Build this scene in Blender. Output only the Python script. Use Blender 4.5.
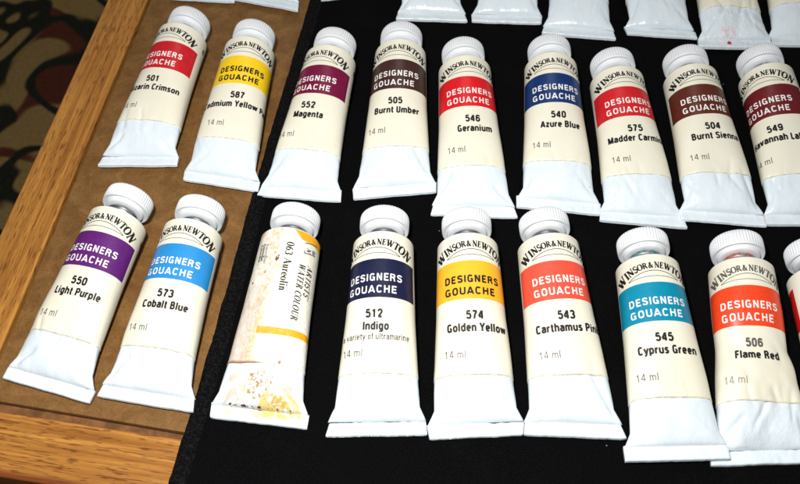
import bpy, bmesh, math, random
import numpy as np
from mathutils import Vector, Matrix, noise

K = 0.001                       # everything below is written in millimetres
for o in list(bpy.data.objects):
    bpy.data.objects.remove(o)
S = bpy.context.scene
COL = S.collection
R = math.radians

# ------------------------------------------------------------------ camera
cam_d = bpy.data.cameras.new('camera')
cam = bpy.data.objects.new('camera', cam_d)
COL.objects.link(cam)
S.camera = cam
cam_d.sensor_width = 36.0
cam_d.lens = 36.0 * 851.8 / 800.0
cam_d.clip_start = 0.01
cam_d.clip_end = 20.0
cam.matrix_world = (Matrix.Translation(Vector((0, -166.64, 239.85)) * K)
                    @ Matrix.Rotation(R(90 - 55.209), 4, 'X') @ Matrix.Rotation(R(-3.288), 4, 'Z'))
cam_d.dof.use_dof = True
cam_d.dof.focus_distance = 0.285
cam_d.dof.aperture_fstop = 28.0

# ------------------------------------------------------------------ light: a camera flash, weak room light
world = bpy.data.worlds.new('World')
S.world = world
world.use_nodes = True
bg = world.node_tree.nodes['Background']
bg.inputs[0].default_value = (0.86, 0.93, 1.0, 1)
bg.inputs[1].default_value = 0.135

def area(name, loc, target, size, watts, colour):
    d = bpy.data.lights.new(name, 'AREA')
    d.shape = 'DISK'
    d.size = size * K
    d.energy = watts
    d.color = colour
    o = bpy.data.objects.new(name, d)
    COL.objects.link(o)
    o.location = Vector(loc) * K
    o.rotation_euler = (Vector(target) - Vector(loc)).to_track_quat('-Z', 'Y').to_euler()
    return o

area('flash', (-24, -122, 264), (-45, -30, 0), 20, 1.20, (1.0, 0.985, 0.97))
area('room_light', (60, 700, 1150), (0, 0, 0), 420, 1.6, (1.0, 0.95, 0.88))

S.view_settings.view_transform = 'Standard'
S.view_settings.look = 'None'
S.view_settings.exposure = 0.0
S.view_settings.gamma = 1.0
S.render.engine = 'CYCLES'

# ------------------------------------------------------------------ node helpers
def lin(r, g, b):
    f = lambda c: ((c / 255 + 0.055) / 1.055) ** 2.4 if c > 10 else c / 255 / 12.92
    return (f(r), f(g), f(b), 1)

class NT:
    def __init__(self, name):
        self.m = bpy.data.materials.new(name)
        self.m.use_nodes = True
        self.t = self.m.node_tree
        self.b = self.t.nodes['Principled BSDF']
    def n(self, kind, **kw):
        nd = self.t.nodes.new(kind)
        for k, v in kw.items():
            setattr(nd, k, v)
        return nd
    def put(self, sock, v):
        if hasattr(v, 'is_output') or isinstance(v, bpy.types.NodeSocket):
            self.t.links.new(v, sock)
        else:
            sock.default_value = v
    def math(self, op, a, b=0.0, clamp=False):
        nd = self.n('ShaderNodeMath', operation=op, use_clamp=clamp)
        self.put(nd.inputs[0], a); self.put(nd.inputs[1], b)
        return nd.outputs[0]
    def mix(self, f, a, b, mode='MIX'):
        nd = self.n('ShaderNodeMix', data_type='RGBA', blend_type=mode)
        self.put(nd.inputs[0], f); self.put(nd.inputs[6], a); self.put(nd.inputs[7], b)
        return nd.outputs[2]
    def noise(self, vec, scale, detail=3, rough=0.5, dist=0.0):
        nd = self.n('ShaderNodeTexNoise')
        self.put(nd.inputs['Vector'], vec)
        nd.inputs['Scale'].default_value = scale
        nd.inputs['Detail'].default_value = detail
        nd.inputs['Roughness'].default_value = rough
        nd.inputs['Distortion'].default_value = dist
        return nd.outputs['Fac']
    def ramp(self, f, lo, hi):
        nd = self.n('ShaderNodeMapRange', interpolation_type='SMOOTHSTEP')
        self.put(nd.inputs[0], f)
        nd.inputs[1].default_value = lo; nd.inputs[2].default_value = hi
        return nd.outputs[0]
    def coord(self, which='Object'):
        return self.n('ShaderNodeTexCoord').outputs[which]
    def scale(self, vec, s, loc=(0, 0, 0)):
        nd = self.n('ShaderNodeMapping')
        self.put(nd.inputs['Vector'], vec)
        nd.inputs['Scale'].default_value = s
        nd.inputs['Location'].default_value = loc
        return nd.outputs[0]
    def xyz(self, vec):
        nd = self.n('ShaderNodeSeparateXYZ')
        self.put(nd.inputs[0], vec)
        return nd.outputs
    def bump(self, h, strength, dist):
        nd = self.n('ShaderNodeBump')
        self.put(nd.inputs['Height'], h)
        nd.inputs['Strength'].default_value = strength
        nd.inputs['Distance'].default_value = dist
        self.t.links.new(nd.outputs[0], self.b.inputs['Normal'])
    def set(self, **kw):
        names = {'col': 'Base Color', 'rough': 'Roughness', 'metal': 'Metallic', 'spec': 'Specular IOR Level',
                 'sheen': 'Sheen Weight', 'coat': 'Coat Weight', 'sss': 'Subsurface Weight'}
        for k, v in kw.items():
            self.put(self.b.inputs[names[k]], v)
        return self.m

# ------------------------------------------------------------------ materials
def mat_oak():
    t = NT('oiled oak')
    c = t.coord('Object')
    g1 = t.noise(t.scale(c, (520, 12, 520)), 1.0, 4, 0.65, 0.35)
    g2 = t.noise(t.scale(c, (900, 40, 900)), 1.0, 3, 0.6)
    broad = t.noise(t.scale(c, (55, 9, 55)), 1.0, 3, 0.5, 0.8)
    base = t.mix(t.ramp(g1, 0.3, 0.72), lin(140, 88, 34), lin(190, 132, 60))
    base = t.mix(t.math('MULTIPLY', t.ramp(broad, 0.42, 0.72), 0.3), base, lin(200, 142, 70))
    base = t.mix(t.math('MULTIPLY', t.ramp(g2, 0.45, 0.75), 0.3), base, lin(110, 68, 28))
    # open pores: short dark dashes along the grain
    w = t.noise(t.scale(c, (40, 12, 40)), 1.0, 2)
    pv = t.noise(t.scale(c, (2500, 165, 2500)), 1.0, 1.0, 0.5, 0.12)
    zone = t.ramp(t.noise(t.scale(c, (170, 20, 170), (3, 1, 0)), 1.0, 2), 0.30, 0.52)
    pore = t.math('MULTIPLY', t.ramp(pv, 0.575, 0.63), zone)
    base = t.mix(t.math('MULTIPLY', pore, 0.68), base, lin(84, 40, 12))
    fl = t.noise(t.scale(c, (700, 170, 700), (9, 4, 2)), 1.0, 2, 0.5, 1.2)
    base = t.mix(t.math('MULTIPLY', t.ramp(fl, 0.62, 0.72), 0.28), base, lin(120, 70, 30))
    # the varnish along the outer arris has a reddish stain
    ax = t.math('ABSOLUTE', t.xyz(c)[0])
    wob = t.math('MULTIPLY', t.math('SUBTRACT', t.noise(t.scale(c, (60, 60, 60)), 1.0, 2), 0.5), 0.0012)
    base = t.mix(t.math('MULTIPLY', t.ramp(t.math('ADD', ax, wob), 0.0169, 0.0186), 0.75), base, lin(96, 34, 14))
    t.bump(t.math('SUBTRACT', g2, pore), 0.25, 0.0003)
    return t.set(col=base, rough=t.math('MULTIPLY_ADD', g1, 0.2) if False else 0.36, spec=0.35)

def mat_hardboard():
    t = NT('brown hardboard')
    c = t.coord('Object')
    a = t.noise(c, 120, 5, 0.62, 0.8)
    f = t.noise(t.scale(c, (1500, 1000, 1000)), 1.0, 3, 0.6, 1.5)
    blot = t.noise(t.scale(c, (26, 40, 30), (2, 0, 0)), 1.0, 3, 0.55)
    col = t.mix(t.ramp(a, 0.2, 0.85), lin(102, 70, 32), lin(142, 104, 56))
    col = t.mix(t.math('MULTIPLY', t.ramp(f, 0.42, 0.7), 0.55), col, lin(84, 52, 24))
    col = t.mix(t.math('MULTIPLY', t.ramp(blot, 0.48, 0.68), 0.22), col, lin(88, 54, 26))
    t.bump(f, 0.25, 0.0002)
    return t.set(col=col, rough=0.5, spec=0.3)

def mat_board_edge():
    t = NT('sawn board edge')
    c = t.coord('Object')
    f = t.noise(t.scale(c, (200, 200, 1200)), 1.0, 4, 0.6)
    col = t.mix(t.ramp(f, 0.3, 0.7), lin(92, 54, 20), lin(132, 88, 42))
    return t.set(col=col, rough=0.75)

def mat_cloth():
    t = NT('black felted cloth')
    c = t.coord('Object')
    f = t.noise(c, 2600, 3, 0.7)
    pat = t.noise(c, 60, 4, 0.6)
    col = t.mix(t.ramp(f, 0.35, 0.75), (0.0011, 0.0011, 0.0013, 1), (0.0047, 0.0047, 0.0053, 1))
    col = t.mix(t.math('MULTIPLY', t.ramp(pat, 0.5, 0.7), 0.3), col, (0.0050, 0.0050, 0.0056, 1))
    v = t.n('ShaderNodeTexVoronoi', feature='F1')
    t.put(v.inputs['Vector'], t.scale(c, (1, 1, 0.2)))
    v.inputs['Scale'].default_value = 210
    sel = t.math('GREATER_THAN', t.xyz(v.outputs['Color'])[0], 0.70)
    # specks of lint, uneven in size
    rad = t.math('MULTIPLY', t.math('POWER', t.xyz(v.outputs['Color'])[1], 2.0), 0.085)
    speck = t.math('MULTIPLY', t.math('LESS_THAN', v.outputs['Distance'], rad), sel)
    col = t.mix(t.math('MULTIPLY', speck, 0.55), col, (0.30, 0.29, 0.27, 1))
    t.bump(f, 0.6, 0.0004)
    return t.set(col=col, rough=1.0, spec=0.05)

def mat_hem():
    t = NT('black stitched binding')
    c = t.coord('Object')
    f = t.noise(c, 2200, 3, 0.7)
    g = t.noise(c, 1100, 3, 0.7)
    col = t.mix(t.ramp(g, 0.38, 0.78), (0.0012, 0.0012, 0.0014, 1), (0.0135, 0.014, 0.0155, 1))
    t.bump(t.math('ADD', f, g), 0.8, 0.0006)
    return t.set(col=col, rough=0.85, spec=0.09)

def mat_carpet():
    t = NT('patterned carpet')
    c = t.coord('Object')
    pile = t.noise(c, 420, 3, 0.7)
    a = t.noise(t.scale(c, (6.4, 6.4, 1), (0.95, 0.2, 0)), 1.0, 1.0, 0.4, 1.6)
    b = t.noise(t.scale(c, (7.5, 7.5, 1), (4.2, 1.7, 0)), 1.0, 1.2, 0.45, 1.9)
    col = t.mix(t.ramp(pile, 0.3, 0.7), (0.27, 0.165, 0.055, 1), (0.43, 0.275, 0.10, 1))
    dark = t.mix(t.ramp(pile, 0.3, 0.7), (0.014, 0.016, 0.010, 1), (0.034, 0.034, 0.024, 1))
    mar = t.mix(t.ramp(pile, 0.3, 0.7), (0.085, 0.022, 0.012, 1), (0.16, 0.045, 0.026, 1))
    col = t.mix(t.ramp(b, 0.55, 0.60), col, mar)
    col = t.mix(t.ramp(t.math('ABSOLUTE', t.math('SUBTRACT', a, 0.5)), 0.062, 0.034), col, dark)
    t.bump(pile, 0.6, 0.003)
    return t.set(col=col, rough=1.0, spec=0.05)

def smear_nodes(t, col, c, box, colour, scale, lo, hi, seed):
    """a paint smear of irregular outline confined softly to a box (x0, x1, s0, s1) in mm of label space"""
    x = t.xyz(c)
    x0, x1, s0, s1 = box
    ed = min(3.0, 0.3 * (x1 - x0))
    mx = t.math('MULTIPLY', t.ramp(x[0], x0 - ed, x0 + ed), t.ramp(x[0], x1 + ed, x1 - ed))
    my = t.math('MULTIPLY', t.ramp(x[1], s0 - .7, s0 + 0.7), t.ramp(x[1], s1 + 1.5, s1 - 1.5))
    n = t.noise(t.scale(c, (1, 1, 1), (seed, seed * 2, 0)), scale, 5, 0.62, 0.8)
    f = t.ramp(t.math('MULTIPLY', n, t.math('MULTIPLY', mx, my)), lo, hi)
    return t.mix(f, col, colour)

def mat_enamel(smears=(), name='white enamelled metal', crumple=0.0):
    t = NT(name)
    c = t.coord('UV')
    big = t.noise(c, 0.12, 3, 0.5)
    col = t.mix(t.ramp(big, 0.35, 0.7), (0.69, 0.765, 0.81, 1), (0.745, 0.81, 0.845, 1))
    scuff = t.noise(t.scale(c, (1.0, 0.35, 1)), 0.9, 4, 0.7, 0.4)
    col = t.mix(t.math('MULTIPLY', t.ramp(scuff, 0.66, 0.78), 0.25), col, (0.50, 0.52, 0.54, 1))
    for (box, colour, scale, lo, hi, seed) in smears:
        col = smear_nodes(t, col, c, box, colour, scale, lo, hi, seed)
    v = t.n('ShaderNodeTexVoronoi', feature='F1')
    t.put(v.inputs['Vector'], t.scale(c, (1, 1, 1), (0.3, 0.2, 0)))
    v.inputs['Scale'].default_value = 0.34
    vc = t.xyz(v.outputs['Color'])
    rnd = t.n('ShaderNodeObjectInfo').outputs['Random']
    pick = t.math('GREATER_THAN', t.math('FRACT', t.math('ADD', vc[0], rnd)), 0.80)
    sp = t.math('MULTIPLY', t.math('LESS_THAN', v.outputs['Distance'], t.math('MULTIPLY', vc[1], 0.10)), pick)
    col = t.mix(t.math('MULTIPLY', sp, 0.75), col, (0.16, 0.14, 0.12, 1))
    # hairline scratches through the enamel, a little greyer
    sc2 = t.noise(t.scale(c, (3.2, 0.30, 1), (0, 0, 4)), 1.0, 2, 0.5, 0.9)
    hair = t.math('MULTIPLY', t.ramp(t.math('ABSOLUTE', t.math('SUBTRACT', sc2, 0.5)), 0.007, 0.003), t.ramp(scuff, 0.50, 0.62))
    col = t.mix(t.math('MULTIPLY', hair, 0.45), col, (0.40, 0.41, 0.42, 1))
    w = t.math('ADD', t.noise(c, 0.40, 3, 0.55, 0.5), t.math('MULTIPLY', t.noise(t.scale(c, (1, .6, 1)), 1.3, 2, 0.5, 0.6), 0.25))
    if crumple:
        rid = t.math('ABSOLUTE', t.math('SUBTRACT', t.noise(c, 0.24, 3, 0.5, 1.0), 0.5))
        w = t.math('ADD', w, t.math('MULTIPLY', rid, 2.2 * crumple))
    t.bump(w, 0.20 + 0.25 * crumple, 0.0010)
    return t.set(col=col, rough=t.math('ADD', t.math('MULTIPLY', scuff, 0.16), 0.14 - 0.08 * crumple), spec=0.5)

def mat_plastic():
    t = NT('white cap plastic')
    c = t.coord('Object')
    n = t.noise(c, 300, 3, 0.6)
    col = t.mix(t.ramp(n, 0.3, 0.8), (0.76, 0.78, 0.80, 1), (0.81, 0.825, 0.83, 1))
    t.b.inputs['Subsurface Radius'].default_value = (0.0008, 0.0008, 0.0008)
    return t.set(col=col, rough=0.38, spec=0.4)

def mat_alu(tint):
    t = NT('bare aluminium')
    c = t.coord('Object')
    n = t.noise(c, 500, 3, 0.6)
    if tint:
        col = t.mix(t.ramp(n, 0.40, 0.55), (0.62, 0.62, 0.61, 1), tint)
        return t.set(col=col, rough=0.4, metal=t.math('SUBTRACT', 1.0, t.ramp(n, 0.40, 0.55)))
    col = t.mix(t.ramp(n, 0.3, 0.7), (0.50, 0.50, 0.50, 1), (0.68, 0.68, 0.67, 1))
    return t.set(col=col, rough=0.34, metal=1.0)

def mat_paper(name, band, v0=38.0, v1=50.3, wear=0.0, seed=0.0):
    t = NT(name)
    c = t.coord('UV')
    x = t.xyz(c)
    big = t.noise(t.scale(c, (1, 1, 1), (seed, seed, 0)), 0.07, 3, 0.5)
    col = t.mix(t.ramp(big, 0.3, 0.75), (0.765, 0.730, 0.585, 1), (0.80, 0.77, 0.64, 1))
    fib = t.noise(c, 3.0, 2, 0.6)
    col = t.mix(t.math('MULTIPLY', t.ramp(fib, 0.45, 0.75), 0.10), col, (0.72, 0.66, 0.50, 1))
    # the trimmed lower edge has picked up dirt
    edge = t.math('MULTIPLY', t.ramp(x[1], 16.15, 15.8), t.ramp(t.noise(t.scale(c, (1, 1, 1), (seed, 5, 0)), 0.5, 2), 0.40, 0.62))
    col = t.mix(t.math('MULTIPLY', edge, 0.6), col, (0.36, 0.29, 0.18, 1))
    if band:
        wob = t.math('MULTIPLY', t.math('SUBTRACT', t.noise(c, 0.9, 2), 0.5), 0.12)
        vv = t.math('ADD', x[1], wob)
        m = t.math('MULTIPLY', t.math('GREATER_THAN', vv, v0), t.math('LESS_THAN', vv, v1))
        m = t.math('MULTIPLY', m, t.math('LESS_THAN', t.math('ABSOLUTE', x[0]), 14.6))
        mott = t.noise(t.scale(c, (1, 1, 1), (seed, 0, 3)), 0.5, 4, 0.65)
        bcol = t.mix(t.math('MULTIPLY', t.ramp(mott, 0.35, 0.8), 0.35), band, tuple(min(1, q * 1.25 + 0.01) for q in band[:3]) + (1,))
        sc = t.noise(t.scale(c, (1, 1, 1), (seed, 7, 0)), 1.6, 3, 0.7)
        m = t.math('MULTIPLY', m, t.math('SUBTRACT', 1.0, t.math('MULTIPLY', t.ramp(sc, 0.76, 0.80), 0.5)))
        col = t.mix(m, col, bcol)
    if wear:
        sc2 = t.noise(t.scale(c, (1, 1, 1), (seed + 11, 7, 0)), 1.1, 4, 0.75)
        col = t.mix(t.math('MULTIPLY', t.ramp(sc2, 0.60, 0.72), wear), col, (0.45, 0.40, 0.30, 1))
    w = t.noise(t.scale(c, (1, 1, 1), (seed, 3, 0)), 0.35, 3, 0.5, 0.2)
    t.bump(w, 0.10, 0.0008)
    return t.set(col=col, rough=0.36, spec=0.38)

def mat_paper_ochre():
    """label of the old watercolour tube: peeled strip, ochre ring and shoulder, brown and yellow spots"""
    t = NT('stained old paper label')
    c = t.coord('UV')
    x = t.xyz(c)
    u, v = x[0], x[1]
    big = t.noise(c, 0.12, 3, 0.5)
    col = t.mix(t.ramp(big, 0.3, 0.75), (0.75, 0.72, 0.61, 1), (0.80, 0.775, 0.69, 1))
    # peeled strip along the left, its edge wandering from the shoulder to the lower left
    wan = t.math('MULTIPLY', t.math('SUBTRACT', t.noise(t.scale(c, (0.2, 1, 1)), 0.22, 4, 0.6), 0.5), 3.0)
    eu = t.math('ADD', t.math('ADD', t.math('MULTIPLY', v, 0.085), -6.6), wan)
    d = t.math('SUBTRACT', u, eu)
    fib = t.noise(t.scale(c, (1.6, 0.25, 1)), 1.0, 4, 0.7)
    peel = t.mix(t.ramp(fib, 0.3, 0.7), (0.60, 0.49, 0.41, 1), (0.72, 0.65, 0.58, 1))
    low = t.ramp(v, 44.0, 30.0)
    col = t.mix(t.math('MULTIPLY', t.ramp(d, 0.15, -0.15), low), col, peel)
    blot = t.ramp(t.noise(t.scale(c, (1, 0.6, 1)), 0.55, 4, 0.7), 0.52, 0.66)
    near = t.ramp(t.math('ABSOLUTE', d), 2.6, 0.2)
    col = t.mix(t.math('MULTIPLY', t.math('MULTIPLY', near, blot), 0.85), col, (0.56, 0.37, 0.17, 1))
    line = t.math('MULTIPLY', t.ramp(t.math('ABSOLUTE', d), 0.55, 0.25), t.ramp(v, 36.0, 28.0))
    spk = t.ramp(t.noise(c, 2.2, 3, 0.7), 0.42, 0.56)
    col = t.mix(t.math('MULTIPLY', line, spk), col, (0.86, 0.62, 0.12, 1))
    drk = t.ramp(t.noise(t.scale(c, (1, 1, 1), (4, 9, 0)), 2.6, 3, 0.7), 0.62, 0.68)
    col = t.mix(t.math('MULTIPLY', t.math('MULTIPLY', t.ramp(t.math('ABSOLUTE', d), 0.7, 0.3), drk), 0.8), col, (0.30, 0.17, 0.04, 1))
    # ochre ring low on the label and ochre shoulder
    ochre = (0.80, 0.36, 0.010, 1)
    ring = t.math('MULTIPLY', t.math('GREATER_THAN', v, 24.5), t.math('LESS_THAN', v, 26.7))
    ring = t.math('MULTIPLY', ring, t.math('GREATER_THAN', d, 0.6))
    col = t.mix(ring, col, ochre)
    sh = t.math('MULTIPLY', t.math('GREATER_THAN', v, 56.4), t.ramp(t.math('SUBTRACT', u, t.math('MULTIPLY', t.math('SUBTRACT', 59.4, v), 1.1)), 2.2, 2.6))
    col = t.mix(sh, col, ochre)
    # separate drops of dried paint
    for (du, dv, r, cc) in ((-1.4, 48.6, .75, (.13, .025, .008, 1)), (-1.0, 49.6, .45, (.20, .05, .01, 1)), (-4.8, 44.2, .55, (.34, .20, .04, 1)),
                            (5.2, 16.6, .6, (.22, .11, .02, 1)), (-1.9, 52.0, .3, (.55, .36, .12, 1)), (-.6, 46.0, .9, (.80, .72, .40, 1)),
                            (-9.2, 41.0, .5, (.12, .09, .07, 1)), (-2.4, 50.6, .5, (.60, .40, .15, 1))):
        q = t.math('ADD', t.math('POWER', t.math('SUBTRACT', u, du), 2), t.math('POWER', t.math('SUBTRACT', v, dv), 2))
        q = t.math('ADD', t.math('SQRT', q), t.math('MULTIPLY', t.math('SUBTRACT', t.noise(c, 1.8, 2), 0.5), 1.1))
        col = t.mix(t.ramp(q, r, r * 0.7), col, cc)
    dirt = t.math('MULTIPLY', t.ramp(t.noise(c, 0.35, 4, 0.65, 0.5), 0.46, 0.64), t.ramp(u, 4, -6))
    col = t.mix(t.math('MULTIPLY', dirt, 0.7), col, (0.60, 0.46, 0.29, 1))
    crack = t.ramp(t.math('ABSOLUTE', t.math('SUBTRACT', t.noise(t.scale(c, (1.5, .5, 1), (2, 6, 0)), 0.8, 3, 0.6, 0.8), 0.5)), 0.028, 0.008)
    crack = t.math('MULTIPLY', crack, t.ramp(t.math('ABSOLUTE', t.math('SUBTRACT', d, -0.6)), 3.2, 0.8))
    col = t.mix(t.math('MULTIPLY', crack, 0.75), col, (0.44, 0.25, 0.09, 1))
    rim = t.math('MULTIPLY', t.ramp(t.math('ADD', v, t.math('MULTIPLY', t.noise(c, 0.9, 3), 0.8)), 16.9, 16.3), t.ramp(u, 1.0, -3.5))
    col = t.mix(t.math('MULTIPLY', rim, 0.8), col, (0.36, 0.19, 0.07, 1))  # brown line painted in for the shadow along the curled lower left edge
    top = t.math('MULTIPLY', t.ramp(v, 56.5, 59.3), t.ramp(u, -6, -9))
    col = t.mix(t.math('MULTIPLY', top, 0.7), col, (0.55, 0.30, 0.16, 1))
    t.bump(t.noise(c, 0.5, 3, 0.55, 0.4), 0.30, 0.0008)
    return t.set(col=col, rough=0.42, spec=0.35)

def mat_ink(name, col, rough=0.5):
    t = NT(name)
    c = t.coord('Object')
    n = t.noise(c, 1500, 3, 0.7)
    k = tuple(min(1.0, q + 0.05) for q in col[:3]) + (1,)
    return t.set(col=t.mix(t.ramp(n, 0.5, 0.8), col, k), rough=rough, spec=0.3)

M_OAK, M_HB, M_EDGE = mat_oak(), mat_hardboard(), mat_board_edge()
M_CLOTH, M_HEM, M_CARPET = mat_cloth(), mat_hem(), mat_carpet()
M_ENAMEL, M_PLASTIC, M_ALU = mat_enamel(), mat_plastic(), mat_alu(None)
INK_K = mat_ink('black ink', (0.008, 0.008, 0.009, 1))
INK_W = mat_ink('white ink', (0.82, 0.80, 0.76, 1))
INK_G = mat_ink('grey ink', (0.10, 0.095, 0.085, 1))
INK_F = mat_ink('faded ink', (0.27, 0.25, 0.20, 1))

# ------------------------------------------------------------------ mesh helpers
def link(name, verts, faces, mats, parent=None, smooth=True, mi=None, uv=None, uvname='label'):
    me = bpy.data.meshes.new(name)
    me.from_pydata([Vector(v) * K for v in verts], [], faces)
    for m in (mats if isinstance(mats, (list, tuple)) else [mats]):
        me.materials.append(m)
    me.polygons.foreach_set('use_smooth', [smooth] * len(me.polygons))
    if mi is not None:
        me.polygons.foreach_set('material_index', mi)
    if uv is not None:
        lay = me.uv_layers.new(name=uvname)
        lay.data.foreach_set('uv', [c for l in me.loops for c in uv[l.vertex_index]])
    me.update()
    o = bpy.data.objects.new(name, me)
    COL.objects.link(o)
    if parent:
        o.parent = parent
    return o

def link_bm(name, bm, mat, parent=None, smooth=False):
    for v in bm.verts:
        v.co *= K
    bmesh.ops.recalc_face_normals(bm, faces=bm.faces)
    me = bpy.data.meshes.new(name)
    bm.to_mesh(me); bm.free()
    for m in (mat if isinstance(mat, (list, tuple)) else [mat]):
        me.materials.append(m)
    me.polygons.foreach_set('use_smooth', [smooth] * len(me.polygons))
    o = bpy.data.objects.new(name, me)
    COL.objects.link(o)
    if parent:
        o.parent = parent
    return o

def tag(o, label=None, cat=None, group=None, kind=None):
    for k, v in (('label', label), ('category', cat), ('group', group), ('kind', kind)):
        if v:
            o[k] = v
    return o

def slab(poly, z0, z1, bevel=0.0, segs=2):
    """prism over a plan polygon"""
    bm = bmesh.new()
    lo = [bm.verts.new((x, y, z0)) for x, y in poly]
    hi = [bm.verts.new((x, y, z1)) for x, y in poly]
    n = len(poly)
    bm.faces.new(list(reversed(lo))); bm.faces.new(hi)
    for i in range(n):
        bm.faces.new((lo[i], lo[(i + 1) % n], hi[(i + 1) % n], hi[i]))
    if bevel:
        bmesh.ops.bevel(bm, geom=list(bm.edges), offset=bevel, segments=segs, profile=0.5, affect='EDGES', clamp_overlap=True)
    return bm

# ------------------------------------------------------------------ setting: carpet far below
bm = bmesh.new()
bmesh.ops.create_grid(bm, x_segments=8, y_segments=8, size=2600)
for v in bm.verts:
    v.co.z = -460
fl = link_bm('floor', bm, M_CARPET)
tag(fl, 'dark patterned carpet in olive, black and maroon far below the table edge', 'floor', kind='structure')

# ------------------------------------------------------------------ the table with its oak rim and hardboard inset
table = bpy.data.objects.new('table', None)
COL.objects.link(table)
table.location = (0.1, 0.12, -0.46)
tag(table, 'oak rimmed table with a brown hardboard inset top under the paint tubes', 'table')

def on_table(o):
    o.parent = table
    o.matrix_parent_inverse = Matrix.Translation(-table.location)
    return o

def rail(p, q, width, side, z0, z1, name='oak_rail'):
    """rail whose INNER top edge runs p -> q; local Y runs along the grain"""
    p, q = Vector((*p, 0)), Vector((*q, 0))
    L = (q - p).length
    ang = math.atan2(-(q - p).x, (q - p).y)
    bm = slab([(0, 0), (side * width, 0), (side * width, L), (0, L)], z0, z1, 0.7, 3)
    o = link_bm(name, bm, M_OAK, smooth=True)
    o.data.polygons.foreach_set('use_smooth', [True] * len(o.data.polygons))
    md = o.modifiers.new('n', 'WEIGHTED_NORMAL')
    o.rotation_euler = (0, 0, ang)
    o.location = p * K
    on_table(o)
    return o

LI0, LI1 = (-135.2, -56.0), (-75.0, 320.0)          # left rail inner line
rail((-134.2, -51.7), (-75.6, 320), 17.6, -1, -24, -2.0)
rail((-154.0, -47.2), (330, -152.0), 19.6, 1, -24, -3.0)
rail((-95, 320.5), (330, 246), 19.0, -1, -24, -2.0)
rail((331, -132), (331, 245), 19.0, 1, -24, -2.0)
# hardboard lies loose in the rim, a touch above it
hb = [(-132.2, -49.2), (-70, -63.7), (329, -149), (329, 243), (-73.4, 317)]
o = link_bm('hardboard_panel', slab(hb, -3.6, -1.5, 0.3, 2), [M_HB]); on_table(o)
base = [(-131.6, -52.6), (330.5, -151), (330.5, 245), (-72.6, 319)]
o = link_bm('backing_board', slab(base, -12, -4.6), M_EDGE); on_table(o)
base = [(-134.8, -51.9), (330.5, -151), (330.5, 245), (-76.2, 319)]
o = link_bm('bottom_board', slab(base, -22, -12.2), M_EDGE); on_table(o)
for (lx, ly) in ((-125, -30), (300, -95), (-70, 290), (300, 225)):
    b = slab([(lx - 17, ly - 17), (lx + 17, ly - 17), (lx + 17, ly + 17), (lx - 17, ly + 17)], -460, -22.2, 2, 2)
    for v in b.verts:
        f = 1 - 0.35 * (-22 - v.co.z) / 438
        v.co.x = lx + (v.co.x - lx) * f; v.co.y = ly + (v.co.y - ly) * f
    on_table(link_bm('leg', b, M_OAK))

# ------------------------------------------------------------------ black cloth with a bound edge
cloth_root = bpy.data.objects.new('black_cloth', None)
COL.objects.link(cloth_root)
cloth_root.location = (0.08, 0.06, 0)
tag(cloth_root, 'black felted cloth with a stitched bound edge spread over the table top', 'cloth')
def on_cloth(o):
    o.parent = cloth_root
    o.matrix_parent_inverse = Matrix.Translation(-cloth_root.location)
    return o
EDGE = [(-95, -190), (-79.5, -118), (-70.9, -80.4), (-66.6, -59.4), (-61.4, -31.5), (-57.2, -6.7), (-52.0, 24.3), (-45.6, 59.7), (-39.3, 92.6), (-32.7, 129.0), (-18, 215), (-4, 300)]
def edge_x(y):
    xs = np.interp(y, [p[1] for p in EDGE], [p[0] for p in EDGE])
    return float(xs + 0.35 * noise.noise(Vector((y * 0.11, 3.1, 0))) + 0.2 * noise.noise(Vector((y * 0.5, 1.1, 0))))
# profile of the bound edge, offsets to the right of the edge line
HEM = [(0.0, -1.35), (-0.25, -0.75), (0.0, 0.1), (0.7, 0.62), (1.9, 0.85), (3.4, 0.8), (4.6, 0.5), (5.1, 0.12), (5.4, -0.02)]
ys = np.arange(-190, 300.1, 0.7)
V, F = [], []
for i, y in enumerate(ys):
    ex = edge_x(y)
    for j, (dx, dz) in enumerate(HEM):
        st = 0.0
        if j in (5, 6):
            st = -0.16 * (math.sin(y * 2 * math.pi / 2.6) > -0.2)
        V.append((ex + dx + 0.12 * noise.noise(Vector((y * .6, j, 2))), y, dz + st + 0.10 * noise.noise(Vector((y * .8, j * .7, 9)))))
nh = len(HEM)
for i in range(len(ys) - 1):
    for j in range(nh - 1):
        F.append((i * nh + j, i * nh + j + 1, (i + 1) * nh + j + 1, (i + 1) * nh + j))
on_cloth(link('bound_edge', V, F, M_HEM))
V, F = [], []
yy = np.arange(-190, 300.1, 4.0)
NX = 110
for i, y in enumerate(yy):
    x0 = edge_x(y) + 5.0
    for j in range(NX + 1):
        x = x0 + (322 - x0) * j / NX
        V.append((x, y, 0.0 + 0.10 * noise.noise(Vector((x * .03, y * .03, 0))) - 0.06))
for i in range(len(yy) - 1):
    for j in range(NX):
        a = i * (NX + 1) + j
        F.append((a, a + 1, a + NX + 2, a + NX + 1))
n0 = len(V)
V += [(x, y, z - 1.2) for x, y, z in V]
F += [tuple(n0 + k for k in reversed(f)) for f in F]
on_cloth(link('cloth_sheet', V, F, M_CLOTH))

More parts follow.
